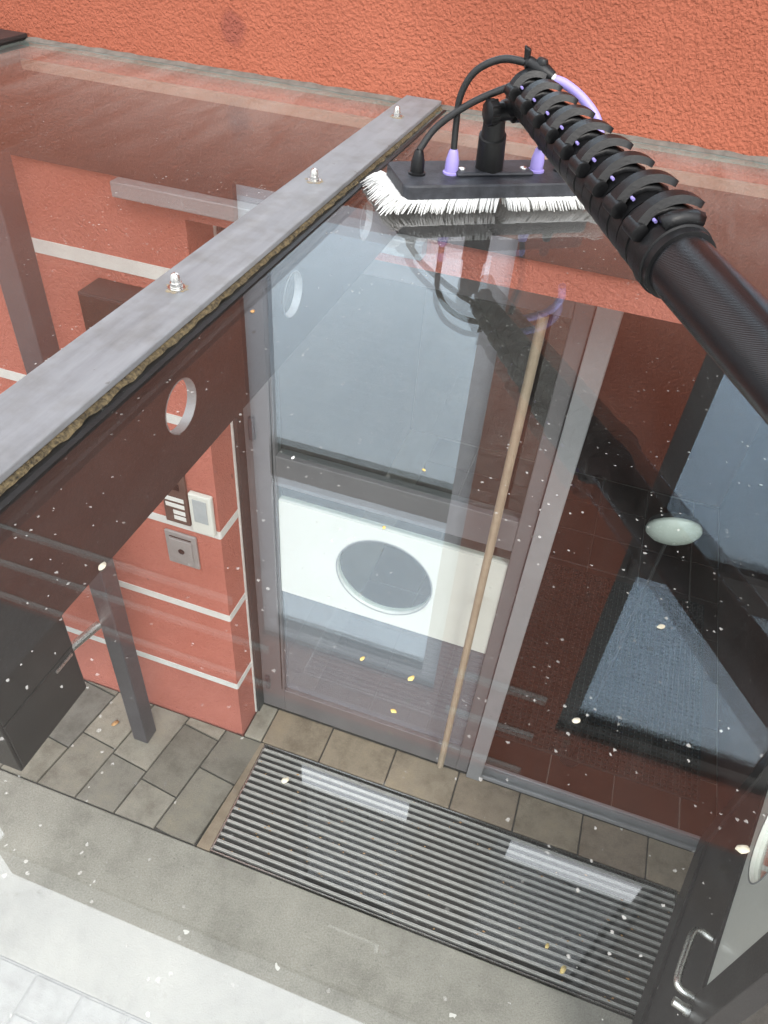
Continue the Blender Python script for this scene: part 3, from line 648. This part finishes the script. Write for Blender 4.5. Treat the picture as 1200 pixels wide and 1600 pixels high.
for bi, bx in enumerate(BARS):
    K(box('cover_strip', (bx - .037, bx + .037, ye, YW - .003 + (.03 if False else 0), ZG + .005, ZG + .013), M['cover'] if bi != 0 else M['dark'], bevel=.0015))
    K(boxes('gasket', [(bx - .034, bx - .013, ye + .005, YW - .008, ZG + .0005, ZG + .005), (bx + .013, bx + .034, ye + .005, YW - .008, ZG + .0005, ZG + .005)], M['rubber']))
    # fin with round holes
    ys = [-.01, .305, .62, .935, 1.25]; cells = []; zb, zt = 2.498, ZG - .014
    edges = [ye + .02] + [(a + b) / 2 for a, b in zip(ys, ys[1:])] + [YW - .012]
    edges[0] = ye + .02
    for (a, b), c in zip(zip(edges, edges[1:]), ys): cells.append((a, b, zb, zt, (c, 2.592, .034) if c > .5 else None))
    K(holed_obj('fin', cells, .011, lambda a, b, t_, bx=bx: (bx + .002 + t_, a, b), M['dark']))
    for c in ys:
        if c > .5:
            bm = bmesh.new(); lathe_bm(bm, (bx + .0015, c, 2.592), (1, 0, 0), [(0, .0338), (.012, .0338), (.012, .0326), (0, .0326)], 40)
            caps = [f for f in bm.faces if len(f.verts) > 10]; bmesh.ops.delete(bm, geom=caps, context='FACES'); K(from_bm('hole_rim', bm, M['alu'], None, True, .6))
    K(box('fin_flange', (bx - .03, bx + .034, ye + .02, YW - .012, ZG - .0135, ZG - .0125), M['dark']))
    # crusted gasket edge with an uneven outline
    if bi == 1:
        V, F = [], []; n_ = 260
        for i in range(n_ + 1):
            y = ye + .01 + (YW - .02 - ye) * i / n_; a = noise.noise((y * 40, 0, 3)); b = noise.noise((y * 90, 5, 1)); c = noise.noise((y * 23, 9, 4))
            x_ = bx + .0345; wd = .0065 + .004 * a + .0025 * b
            V += [(x_, y, ZG + .0004), (x_ + wd, y, ZG + .0004), (x_ + wd * .7, y, ZG + .0030 + .0016 * b), (x_, y, ZG + .0050 + .0016 * c)]
            if i: k = 4 * i; F += [(k - 3, k + 1, k + 2, k - 2), (k - 2, k + 2, k + 3, k - 1)]
        K(mesh_obj('crusted_seal', V, F, M['gasket']))
        K(box('seal_lip', (bx + .0475, bx + .053, ye + .01, YW - .02, ZG + .0003, ZG + .0018), M['rubber']))
    for y in ((.668, 1.057, 1.447, .278, -.11) if bi == 1 else (1.40, 1.0, .6)):
        bo = K(lathe('bolt', (bx - .005, y, ZG + .0155), (0, 0, 1), [(0, .0068), (.0050, .0068), (.0051, .0054), (.011, .0053), (.0140, .0042), (.0156, .0020), (.0159, 0)], M['steel'], None, 20, .5))
        wa = lathe('washer', (bx - .005, y, ZG + .0132), (0, 0, 1), [(0, .0098), (.0019, .0098)], M['steel'], None, 24); wa.parent = bo
        if bi == 1:
            bm = bmesh.new(); rr_ = []
            c0 = bm.verts.new((bx - .005, y, ZG + .0136))
            for k in range(28): an = 2 * PI * k / 28; r = .0125 + .006 * noise.noise((math.cos(an) * 2, math.sin(an) * 2, y * 9)); rr_.append(bm.verts.new((bx - .005 + r * math.cos(an), y + r * math.sin(an), ZG + .01335)))
            for k in range(28): bm.faces.new((c0, rr_[k], rr_[(k + 1) % 28]))
            lc = from_bm('lichen_ring', bm, M['ring']); lc.parent = bo
# wall plate, sealing strip and mortar joint along the wall
K(box('wall_plate', (-2.4, 1.52, YW - .011, YW - .001, 2.437, 2.640), M['dark']))
K(box('sealing_strip', (-2.4, 1.52, YW - .016, YW - .001, 2.641, 2.660), M['seal']))
V, F = [], []; n_ = 400
for i in range(n_ + 1):
    x = -2.4 + 3.92 * i / n_; a = noise.noise((x * 30, 1, 2)); b = noise.noise((x * 11, 7, 2))
    V += [(x, YW + .003, ZG + .0065 + .003 * a), (x, YW - .007 - .003 * b, ZG + .0035 + .002 * a), (x, YW - .014 - .004 * b, ZG + .0003)]
    if i: k = 3 * i; F += [(k - 3, k, k + 1, k - 2), (k - 2, k + 1, k + 2, k - 1)]
K(mesh_obj('mortar_joint', V, F, M['mortar']))

# ================================================================== THINGS UNDER THE CANOPY
post = box('steel_post', (-1.463, -1.391, 1.412, 1.487, 0, 2.497), M['post'], None, .004)
tag(post, 'square dark grey steel post standing beside the red pillar', 'post')
# letter box unit carried by the post
lb = empty('letter_box', (-1.6, 1.1, 0)); tag(lb, 'brown metal letter box unit fixed to the steel post', 'letter box')
lbi = Matrix.Translation((1.6, -1.1, 0))
def Lb(o): o.parent = lb; o.matrix_parent_inverse = lbi; return o
Lb(box('body', (-1.86, -1.488, .905, 1.285, .56, 1.62), M['box'], None, .004))
zz = [.575, .80, .855, 1.08, 1.34, 1.60]
for a, b in ((.575, .835), (.845, 1.10), (1.11, 1.36), (1.37, 1.605)):
    dd = Lb(box('flap', (-1.487, -1.480, .915, 1.275, a, b), M['box'], None, .002))
    if a < 1.0:
        o = box('flap_handle', (-1.4795, -1.472, (1.17 if a < .8 else 1.0), (1.26 if a < .8 else 1.06), b - .03, b - .016), M['steel'], None, .002); o.parent = dd
Lb(lathe('spacer_tube', (-1.502, 1.270, .805), (.22, 1, 0), [(0, .0165), (.147, .0165)], M['steel'], None, 20))
# small box on the wall
wb = empty('wall_box', (-1.22, YW, 2.1)); tag(wb, 'dark brown box mounted on red wall left of the door', 'wall box')
o = box('housing', (-1.235 + 1.22 - .075, -1.235 + 1.22 + .095, -.10, -.003, -.075, .05), M['dark'], wb, .004)
o = box('cover_plate', (-.085, .075, -.104, -.1005, -.07, .045), M['box'], wb, .002)
# intercom plate with name plates
ic = empty('intercom', (-1.168, YW, 1.41)); tag(ic, 'brown intercom panel with white name plates on red pillar', 'intercom')
box('panel', (-.052, .042, -.014, -.001, -.125, .17), M['plate'], ic, .003)
box('camera_window', (-.028, .020, -.017, -.0145, .03, .06), M['blackplastic'], ic, .002)
for k, (a, b, z) in enumerate(((-.042, .030, -.012), (-.042, .030, -.040), (-.016, .030, -.070), (-.016, .030, -.095))):
    box('name_plate', (a, b, -.0165, -.0145, z - .010, z + .008), M['label'], ic, .001)
kp = empty('keypad', (-1.073, YW, 1.36)); tag(kp, 'white access keypad with grey display beside the intercom', 'keypad')
box('case', (-.042, .042, -.022, -.001, -.085, .09), M['white'], kp, .005); box('display', (-.026, .026, -.0245, -.0225, -.03, .07), M['display'], kp, .001)
ks = empty('key_switch', (-1.175, YW, 1.145)); tag(ks, 'square grey metal key switch below the intercom', 'key switch')
box('plate', (-.065, .060, -.012, -.001, -.075, .085), M['switchgrey'], ks, .004)
box('inner_plate', (-.047, .042, -.017, -.0125, -.050, .055), M['switchgrey'], ks, .003)
lathe('key_hole', (-.002, -.0175, .002), (0, -1, 0), [(0, .012), (.002, .012), (.0025, .007)], M['blackplastic'], ks, 20)
box('rim_line', (-.045, .040, -.0145, -.0125, .062, .066), M['blackplastic'], ks)

# entrance mat: aluminium bars over a dark pit
em = empty('entrance_mat', (0, 1.34, 0)); tag(em, 'recessed entrance mat of long metal bars before the doors', 'mat')
emi = Matrix.Translation((0, -1.34, 0))
def Em(o): o.parent = em; o.matrix_parent_inverse = emi; return o
mx0, mx1, my0, my1 = -.902, .93, 1.088, 1.600
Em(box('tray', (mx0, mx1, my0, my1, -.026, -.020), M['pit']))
Em(boxes('rim', [(mx0, mx1, my0, my0 + .005, -.019, .003), (mx0, mx1, my1 - .005, my1, -.019, .003), (mx0, mx0 + .005, my0 + .0055, my1 - .0055, -.019, .003), (mx1 - .005, mx1, my0 + .0055, my1 - .0055, -.019, .003)], M['steel']))
nb = 17; me_bar = None
for i in range(nb):
    y = my0 + .022 + (my1 - my0 - .044) * i / (nb - 1)
    if me_bar is None:
        o = boxes('slat', [(mx0 + .006, mx1 - .006, -.0048, -.0014, -.018, .0015), (mx0 + .006, mx1 - .006, .0016, .0045, -.018, .0008), (mx0 + .006, mx1 - .006, -.0014, .0016, -.018, -.004)], M['bars']); me_bar = o.data
    else: o = link(bpy.data.objects.new('slat', me_bar))
    o.location = (0, y, random.uniform(-.0006, .0006)); o.rotation_euler = (random.uniform(-.03, .03), 0, 0); Em(o)
# tube under the bars in dark brush strips
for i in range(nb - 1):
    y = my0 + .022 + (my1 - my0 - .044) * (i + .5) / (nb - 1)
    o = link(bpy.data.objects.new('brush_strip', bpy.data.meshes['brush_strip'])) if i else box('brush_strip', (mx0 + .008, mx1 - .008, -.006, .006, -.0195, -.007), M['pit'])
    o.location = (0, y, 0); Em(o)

# grit and plant bits caught between the bars
bm = bmesh.new(); rg_ = random.Random(11)
for k in range(150):
    c = Vector((rg_.uniform(mx0 + .02, mx1 - .02), rg_.uniform(my0 + .02, my1 - .02), rg_.choice((-.0055, -.0055, .0022)))); r = rg_.uniform(.0012, .0045); an = rg_.uniform(0, PI)
    vv = [bm.verts.new(c + Vector((math.cos(an + a) * r * (1.8 if i % 2 == 0 else .8), math.sin(an + a) * r, 0))) for i, a in enumerate((0, PI / 2, PI, 3 * PI / 2))]
    tp = bm.verts.new(c + Vector((0, 0, r * .5)))
    for i in range(4): bm.faces.new((vv[i], vv[(i + 1) % 4], tp))
gr = Em(from_bm('grit', bm, M['leaf_b'])); gr['kind'] = 'stuff'
# opal dome lamp in the vestibule
dl = empty('dome_lamp', (.425, 2.02, 1.48)); tag(dl, 'opal glass dome lamp inside the open doorway', 'lamp')
bm = bmesh.new(); lathe_bm(bm, (0, 0, 0), (.12, -.90, -.42), [(0, .088), (.012, .086), (.028, .070), (.040, .044), (.045, .018), (.046, 0)], 40); from_bm('shade', bm, M['opal'], dl, True)
bm = bmesh.new(); lathe_bm(bm, (-.0025, .0186, .0087), (.12, -.90, -.42), [(0, .080), (.021, .086)], 40); from_bm('base', bm, M['darkframe'], dl, True, .6)
lathe('stem', (0, .022, -1.48), (0, 0, 1), [(0, .05), (.01, .05), (.012, .006), (1.48, .006)], M['rubber'], dl, 14)

# ================================================================== BRUSH ON ITS POLE
bp_ = empty('cleaning_pole', (-.204, 1.147, ZG)); bpi = Matrix.Translation((.204, -1.147, -ZG))
tag(bp_, 'black carbon telescopic pole with white bristled brush on the glass', 'cleaning pole')
def B(o, parent=None):
    o.parent = parent or bp_
    if parent is None: o.matrix_parent_inverse = bpi
    return o
ba = math.radians(33); bX = Vector((math.cos(ba), math.sin(ba), 0)); bY = Vector((-math.sin(ba), math.cos(ba), 0)); bC = Vector((-.202, 1.160, 0))
def bl_(a, b, z): return bC + bX * a + bY * b + Vector((0, 0, z))
Lh, Wd = .150, .053
# block with rounded corners
prof = []
for sx, sy, a0 in ((1, 1, 0), (-1, 1, 90), (-1, -1, 180), (1, -1, 270)):
    for k in range(5): an = math.radians(a0 + k * 22.5); prof.append((sx * (Lh - .012) + .012 * math.cos(an), sy * (Wd - .012) + .012 * math.sin(an)))
V, F = [], []; n_ = len(prof)
for z, s in ((2.7185, 1.0), (2.7190, 1.02), (2.735, 1.0), (2.7375, .97)):
    V += [bl_(a * (1 if s == 1 else 1 + (s - 1) * .2), b * s, z) for a, b in prof]
for r in range(3):
    for k in range(n_): F.append((r * n_ + k, r * n_ + (k + 1) % n_, (r + 1) * n_ + (k + 1) % n_, (r + 1) * n_ + k))
F += [tuple(range(n_))[::-1], tuple(range(3 * n_, 4 * n_))]
blk = B(mesh_obj('brush_block', V, F, M['blockplastic']))
# raised saddle with two screws
sd = B(mesh_obj('saddle_plate', [bl_(a, b, z) for z in (2.7372, 2.7435) for a, b in ((-.062, -.022), (.058, -.022), (.058, .024), (-.062, .024))], BOXF, M['blockplastic'], None, bevel=.004))
for a in (-.05, .047): o = lathe('screw', bl_(a, -.004, 2.7430), (0, 0, 1), [(0, .0055), (.002, .005), (.003, .002)], M['steel'], None, 14); o.parent = sd
# bristles: flared, slightly curved tufts
bm = bmesh.new(); rnd = random.Random(3)
def tuft(a, b, da, db, ln, drop):
    p0 = bl_(a, b, 2.7200); tip = bl_(a + da, b + db, 2.7012 + drop)
    mid = (p0 + tip) / 2 + bX * (da * .12) + bY * (db * .12) + Vector((0, 0, .0035))
    w_ = .00125
    tube_bm(bm, [p0, mid, tip], [w_, w_ * 1.25, w_ * .55], 5)
rows = 14
for r in range(rows):
    fb = -1 + 2 * r / (rows - 1)
    n_t = 112
    for k in range(n_t):
        fa = -1 + 2 * (k + .5) / n_t
        a = fa * (Lh - .006); b = fb * (Wd - .004)
        if abs(fa) < .02: continue
        sgn = 1 if fa > 0 else -1
        lean = (.005 + .015 * abs(fa)) * sgn + .022 * max(0, abs(fa) - .80) / .2 * sgn
        if abs(fa) < .16: lean += .004 * sgn * (1 - abs(fa) / .16)
        db = fb * .015
        tuft(a, b, lean + rnd.uniform(-.003, .003), db + rnd.uniform(-.003, .003), 0, rnd.uniform(0, .003))
for r in range(9):                           # long splayed end tufts
    for k in range(24):
        for sgn in (-1, 1):
            b = (-1 + 2 * (k + .5) / 24) * (Wd - .004)
            tuft(sgn * (Lh - .004), b, sgn * rnd.uniform(.012, .034), b * .35 + rnd.uniform(-.006, .006), 0, rnd.uniform(0, .016))
br = B(from_bm('bristles', bm, M['bristle'], None, True)); br['kind'] = 'stuff'
# plugs
def plug(a, b, mat, name='hose_plug'):
    o = lathe(name, bl_(a, b, 2.737), (.0, .0, 1), [(0, .0125), (.003, .0125), (.004, .0100), (.018, .0098), (.031, .0068), (.034, .0050)], mat, None, 20); return B(o)
PL = [(-.118, -.004, 'blackplastic'), (-.066, -.004, 'purple'), (.070, .0, 'purple'), (.112, .0, 'blackplastic')]
for a, b, mm in PL: plug(a, b, M[mm])
# socket and hinge
B(lathe('socket', bl_(-.006, .0, 2.741), (.03, -.36, 1), [(0, .017), (.004, .0205), (.055, .0195), (.056, .0165), (.084, .0150), (.087, .010)], M['rubber'], None, 28))
HN = Vector((-.190, 1.132, 2.826))
kn = B(lathe('hinge_knob', HN + Vector((-.024, -.020, 0)), (.75, .62, .05), [(0, .013), (.002, .016), (.014, .016), (.015, .012), (.040, .012), (.041, .016), (.052, .016), (.054, .011)], M['blackplastic'], None, 24))
for k in range(9):
    an = 2 * PI * k / 9; s_, u_, d__ = frame_at(Vector((.75, .62, .05))); c = HN + Vector((-.024, -.020, 0)) + d__ * .008 + (s_ * math.cos(an) + u_ * math.sin(an)) * .0155
    o = lathe('knob_rib', c - d__ * .006, d__, [(0, .0022), (.012, .0022)], M['blackplastic'], None, 8); o.parent = kn
P0 = Vector((-.172, 1.137, 2.8455)); P1 = Vector((.052, .755, 2.818)); AX = (P1 - P0).normalized(); LEN = (P1 - P0).length
WS = Vector((-AX.y, AX.x, 0)).normalized()                     # to the right and away
if WS.x < 0: WS = -WS
US = WS.cross(AX).normalized()
if US.z < 0: US = -US
def pp(t_, th, r): return P0 + AX * t_ + (WS * math.cos(th) + US * math.sin(th)) * r
B(lathe('gooseneck', HN - Vector((.004, -.006, -.002)), P0 - HN + AX * .03, [(0, .0125), (.03, .0135), (.06, .016)], M['blackplastic'], None, 20))
NC = 9; t0 = -.012; step = (LEN - t0) / NC
for i in range(NC):
    ta = t0 + i * step; r = .0205 + .0135 * (i + .6) / NC
    col = B(lathe('pole_clamp', P0 + AX * ta, AX, [(0, r - .003), (.002, r), (step * .46, r), (step * .47, r - .0015), (step * .56, r - .0015), (step * .57, r + .0006), (step - .001, r + .0006), (step - .0005, r - .002)], M['blackplastic'], None, 36, .5))
    def subc(o, col=col): o.parent = col; return o
    # lever: flattened arc standing off the collar
    V, F = [], []; n_ = 18; wl = .0112
    tm_ = ta + step * .66
    for k in range(n_ + 1):
        f = k / n_; th = math.radians(156 - 96 * f)
        rad_ = r + .004 + .0085 * math.sin(PI * f * .5) ** 1.2
        hw = wl * (1.0 - .28 * f) * (.75 if k == 0 else 1) * (.6 if k == n_ else 1)
        tk = .0090 - .0030 * f
        dz = -.005 * math.sin(PI * f)
        V += [pp(tm_ - hw + dz, th, rad_), pp(tm_ + hw + dz, th, rad_), pp(tm_ + hw * .62 + dz, th, rad_ + tk), pp(tm_ - hw * .62 + dz, th, rad_ + tk)]
        if k:
            q = 4 * k
            for e in range(4): F.append((q - 4 + e, q - 4 + (e + 1) % 4, q + (e + 1) % 4, q + e))
    F += [(3, 2, 1, 0), (4 * n_, 4 * n_ + 1, 4 * n_ + 2, 4 * n_ + 3)]
    lv = subc(mesh_obj('lever', V, F, M['blackplastic'], None, True)); lv.data.set_sharp_from_angle(angle=.7)
    # pivot barrel and catch
    bm = bmesh.new(); lathe_bm(bm, pp(tm_ - .012, math.radians(152), r + .007), AX, [(0, .006), (.001, .0085), (.023, .0085), (.024, .006)], 18); subc(from_bm('pivot', bm, M['blackplastic'], None, True, .5))
    bm = bmesh.new(); tube_bm(bm, [pp(tm_ - .004, math.radians(a), r + .003) for a in (140, 120, 100, 80, 60)], .006, 8); subc(from_bm('catch', bm, M['blackplastic'], None, True))
    bm = bmesh.new(); lathe_bm(bm, pp(tm_ + .0075, math.radians(128), r + .006), AX, [(0, .0016), (.005, .0016)], 10); subc(from_bm('pin', bm, M['purple'], None, True, .5))
# last collar and the carbon tube running out of the picture
cc = B(lathe('pole_collar', P1 - AX * .004, AX, [(0, .034), (.001, .0365), (.016, .0365), (.017, .0345), (.026, .0345), (.0265, .032)], M['blackplastic'], None, 48, .5))
bx_ = bmesh.new()
tube_bm(bx_, [pp(LEN + .002, math.radians(a), .038) for a in (125, 110, 95, 80, 65)], .0085, 8); o = from_bm('collar_boss', bx_, M['blackplastic'], None, True); o.parent = cc
seg, ntl = 48, 60; bm = bmesh.new(); uvl = bm.loops.layers.uv.new('UVMap'); rings = []
for j in range(ntl + 1):
    t_ = LEN + .018 + 1.3 * j / ntl
    rings.append([bm.verts.new(pp(t_, 2 * PI * k / seg, .0308)) for k in range(seg)])
for j in range(ntl):
    for k in range(seg):
        f = bm.faces.new((rings[j][k], rings[j][(k + 1) % seg], rings[j + 1][(k + 1) % seg], rings[j + 1][k])); f.smooth = True
        for lp_, (uu, vv) in zip(f.loops, ((k, j), (k + 1, j), (k + 1, j + 1), (k, j + 1))): lp_[uvl].uv = (uu / seg * .6, vv / ntl * 4.0)
bm.faces.new(rings[-1])
B(from_bm('carbon_tube', bm, M['carbon'], None, False))
# hoses and valve
VZ = Vector((-.154, 1.131, 2.882))
B(tube('hose', [bl_(-.066, -.004, 2.77), (-.257, 1.124, 2.800), (-.256, 1.125, 2.838), (-.240, 1.126, 2.870), (-.207, 1.13, 2.888), (-.170, 1.131, 2.888)], .0047, M['rubber'], None, 12))
B(tube('hose', [bl_(-.118, -.004, 2.77), (-.280, 1.108, 2.800), (-.240, 1.120, 2.832), (-.197, 1.127, 2.855), (-.166, 1.131, 2.866)], .0047, M['rubber'], None, 12))
B(tube('hose', [bl_(.070, 0, 2.77), (-.134, 1.172, 2.79), (-.128, 1.165, 2.815), (-.135, 1.15, 2.85)], .0047, M['rubber'], None, 12))
B(tube('lilac_hose', [(-.138, 1.131, 2.874), (-.118, 1.131, 2.870), (-.092, 1.129, 2.857), (-.069, 1.125, 2.838), (-.058, 1.12, 2.815), (-.06, 1.11, 2.79)], .0060, M['purple'], None, 14))
vb = bmesh.new()
lathe_bm(vb, VZ + Vector((-.022, 0, .008)), (.9, 0, -.35), [(0, .005), (.004, .0085), (.012, .0085), (.016, .010), (.030, .011), (.038, .009), (.044, .0078)], 18)
lathe_bm(vb, VZ + Vector((-.018, 0, -.016)), (.8, 0, .5), [(0, .006), (.004, .009), (.014, .0095), (.026, .010)], 18)
lathe_bm(vb, VZ + Vector((-.002, 0, -.002)), (.2, 0, 1), [(0, .008), (.012, .0085), (.016, .006)], 16)
va = B(from_bm('hose_valve', vb, M['blackplastic'], None, True, .6))
o = mesh_obj('valve_tab', [VZ + Vector(v) for v in ((-.024, -.004, .008), (-.016, -.004, .004), (-.017, -.004, .022), (-.026, -.004, .026), (-.024, .004, .008), (-.016, .004, .004), (-.017, .004, .022), (-.026, .004, .026))], [(0, 1, 2, 3), (7, 6, 5, 4), (0, 4, 5, 1), (1, 5, 6, 2), (2, 6, 7, 3), (3, 7, 4, 0)], M['blackplastic'], None, bevel=.002); o.parent = va
o = lathe('hose_clip', VZ + Vector((.0165, 0, -.0075)), (.9, 0, -.2), [(0, .0085), (.004, .0085)], M['steel'], None, 18); o.parent = va
o = lathe('pole_cap', P0 - AX * .030, AX, [(0, .010), (.003, .016), (.019, .0185)], M['blackplastic'], None, 28); B(o)

# ================================================================== LITTER ON THE GLASS
def flake(name, x, y, size, mat, z=ZG + .0006, rot=0.0, elong=1.6):
    bm = bmesh.new(); n_ = 9; c0 = bm.verts.new((0, 0, size * .22)); rg = []
    for k in range(n_):
        an = 2 * PI * k / n_; r = size * (.75 + .3 * noise.noise((x * 50 + math.cos(an) * 1.7, y * 50 + math.sin(an) * 1.7, 2)))
        rg.append(bm.verts.new((r * math.cos(an) * elong, r * math.sin(an), .0 + size * .08 * (k % 2))))
    for k in range(n_): bm.faces.new((c0, rg[k], rg[(k + 1) % n_]))
    ret = bmesh.ops.extrude_face_region(bm, geom=list(bm.faces)); bmesh.ops.translate(bm, verts=[v for v in ret['geom'] if isinstance(v, bmesh.types.BMVert)], vec=(0, 0, size * .06))
    o = from_bm(name, bm, mat, None, True); o.location = (x, y, z); o.rotation_euler = (0, 0, rot); return o
def px_on(u, v, z):                        # where a sight line through the photograph meets a height
    fx = 1169.17; c = Vector(((u - 600) / fx, (v - 800) / fx, 1)); d = r_ * c.x + d_ * c.y + f_ * c.z; return d * ((z - 3.1) / d.z)
LIT = [(395, 487, .0032, 'leaf_b', 'dry brown leaf scrap on the glass beside the sealing edge', 'leaf'),
       (662, 735, .0017, 'leaf_y', 'yellow petal on the glass over the dark door rail', 'petal'),
       (600, 825, .0018, 'leaf_y', 'yellow petal on the glass above the round door window', 'petal'),
       (566, 1030, .0016, 'leaf_y', 'yellow petal on the glass below the round door window', 'petal'),
       (642, 1061, .0022, 'leaf_y', 'largest yellow petal on the glass over the lower door pane', 'petal'),
       (615, 1112, .0018, 'leaf_y', 'lowest yellow petal on the glass near the door bottom', 'petal'),
       (1033, 980, .0026, 'lichen', 'pale lichen crumb on the glass right of the mullion', 'crumb'),
       (900, 1127, .0026, 'lichen', 'pale lichen crumb on the glass by the open doorway corner', 'crumb'),
       (1160, 1328, .0036, 'lichen', 'whitish crumb of dirt on the glass above the open door', 'crumb'),
       (160, 886, .0034, 'lichen', 'pale lichen crumb on the glass over the steel post', 'crumb'),
       (446, 1220, .0022, 'lichen', 'pale crumb on the glass over the entrance mat corner', 'crumb'),
       (458, 716, .0018, 'label', 'white crumb on the glass at the door rail', 'crumb')]
for u, v, s, mm, lab, cat in LIT:
    p = px_on(u, v, ZG); o = flake({'leaf': 'leaf_scrap', 'petal': 'yellow_petal', 'crumb': 'lichen_crumb'}[cat], p.x, p.y, s, M[mm], rot=random.uniform(0, 6)); tag(o, lab, cat, 'litter on the canopy glass')
for u, v, s, mm, lab in ((855, 1478, .009, 'leaf_y', 'pale yellow leaf strip lying on the mat bars'), (880, 1515, .012, 'leaf_y', 'orange leaf lying on the mat bars'), (180, 1130, .014, 'leaf_b', 'dry brown leaf on the pavers near the post')):
    p = px_on(u, v, .004); o = flake('fallen_leaf', p.x, p.y, s, M[mm], .004, 1.2, 2.0); tag(o, lab, 'leaf', 'leaves on the ground')
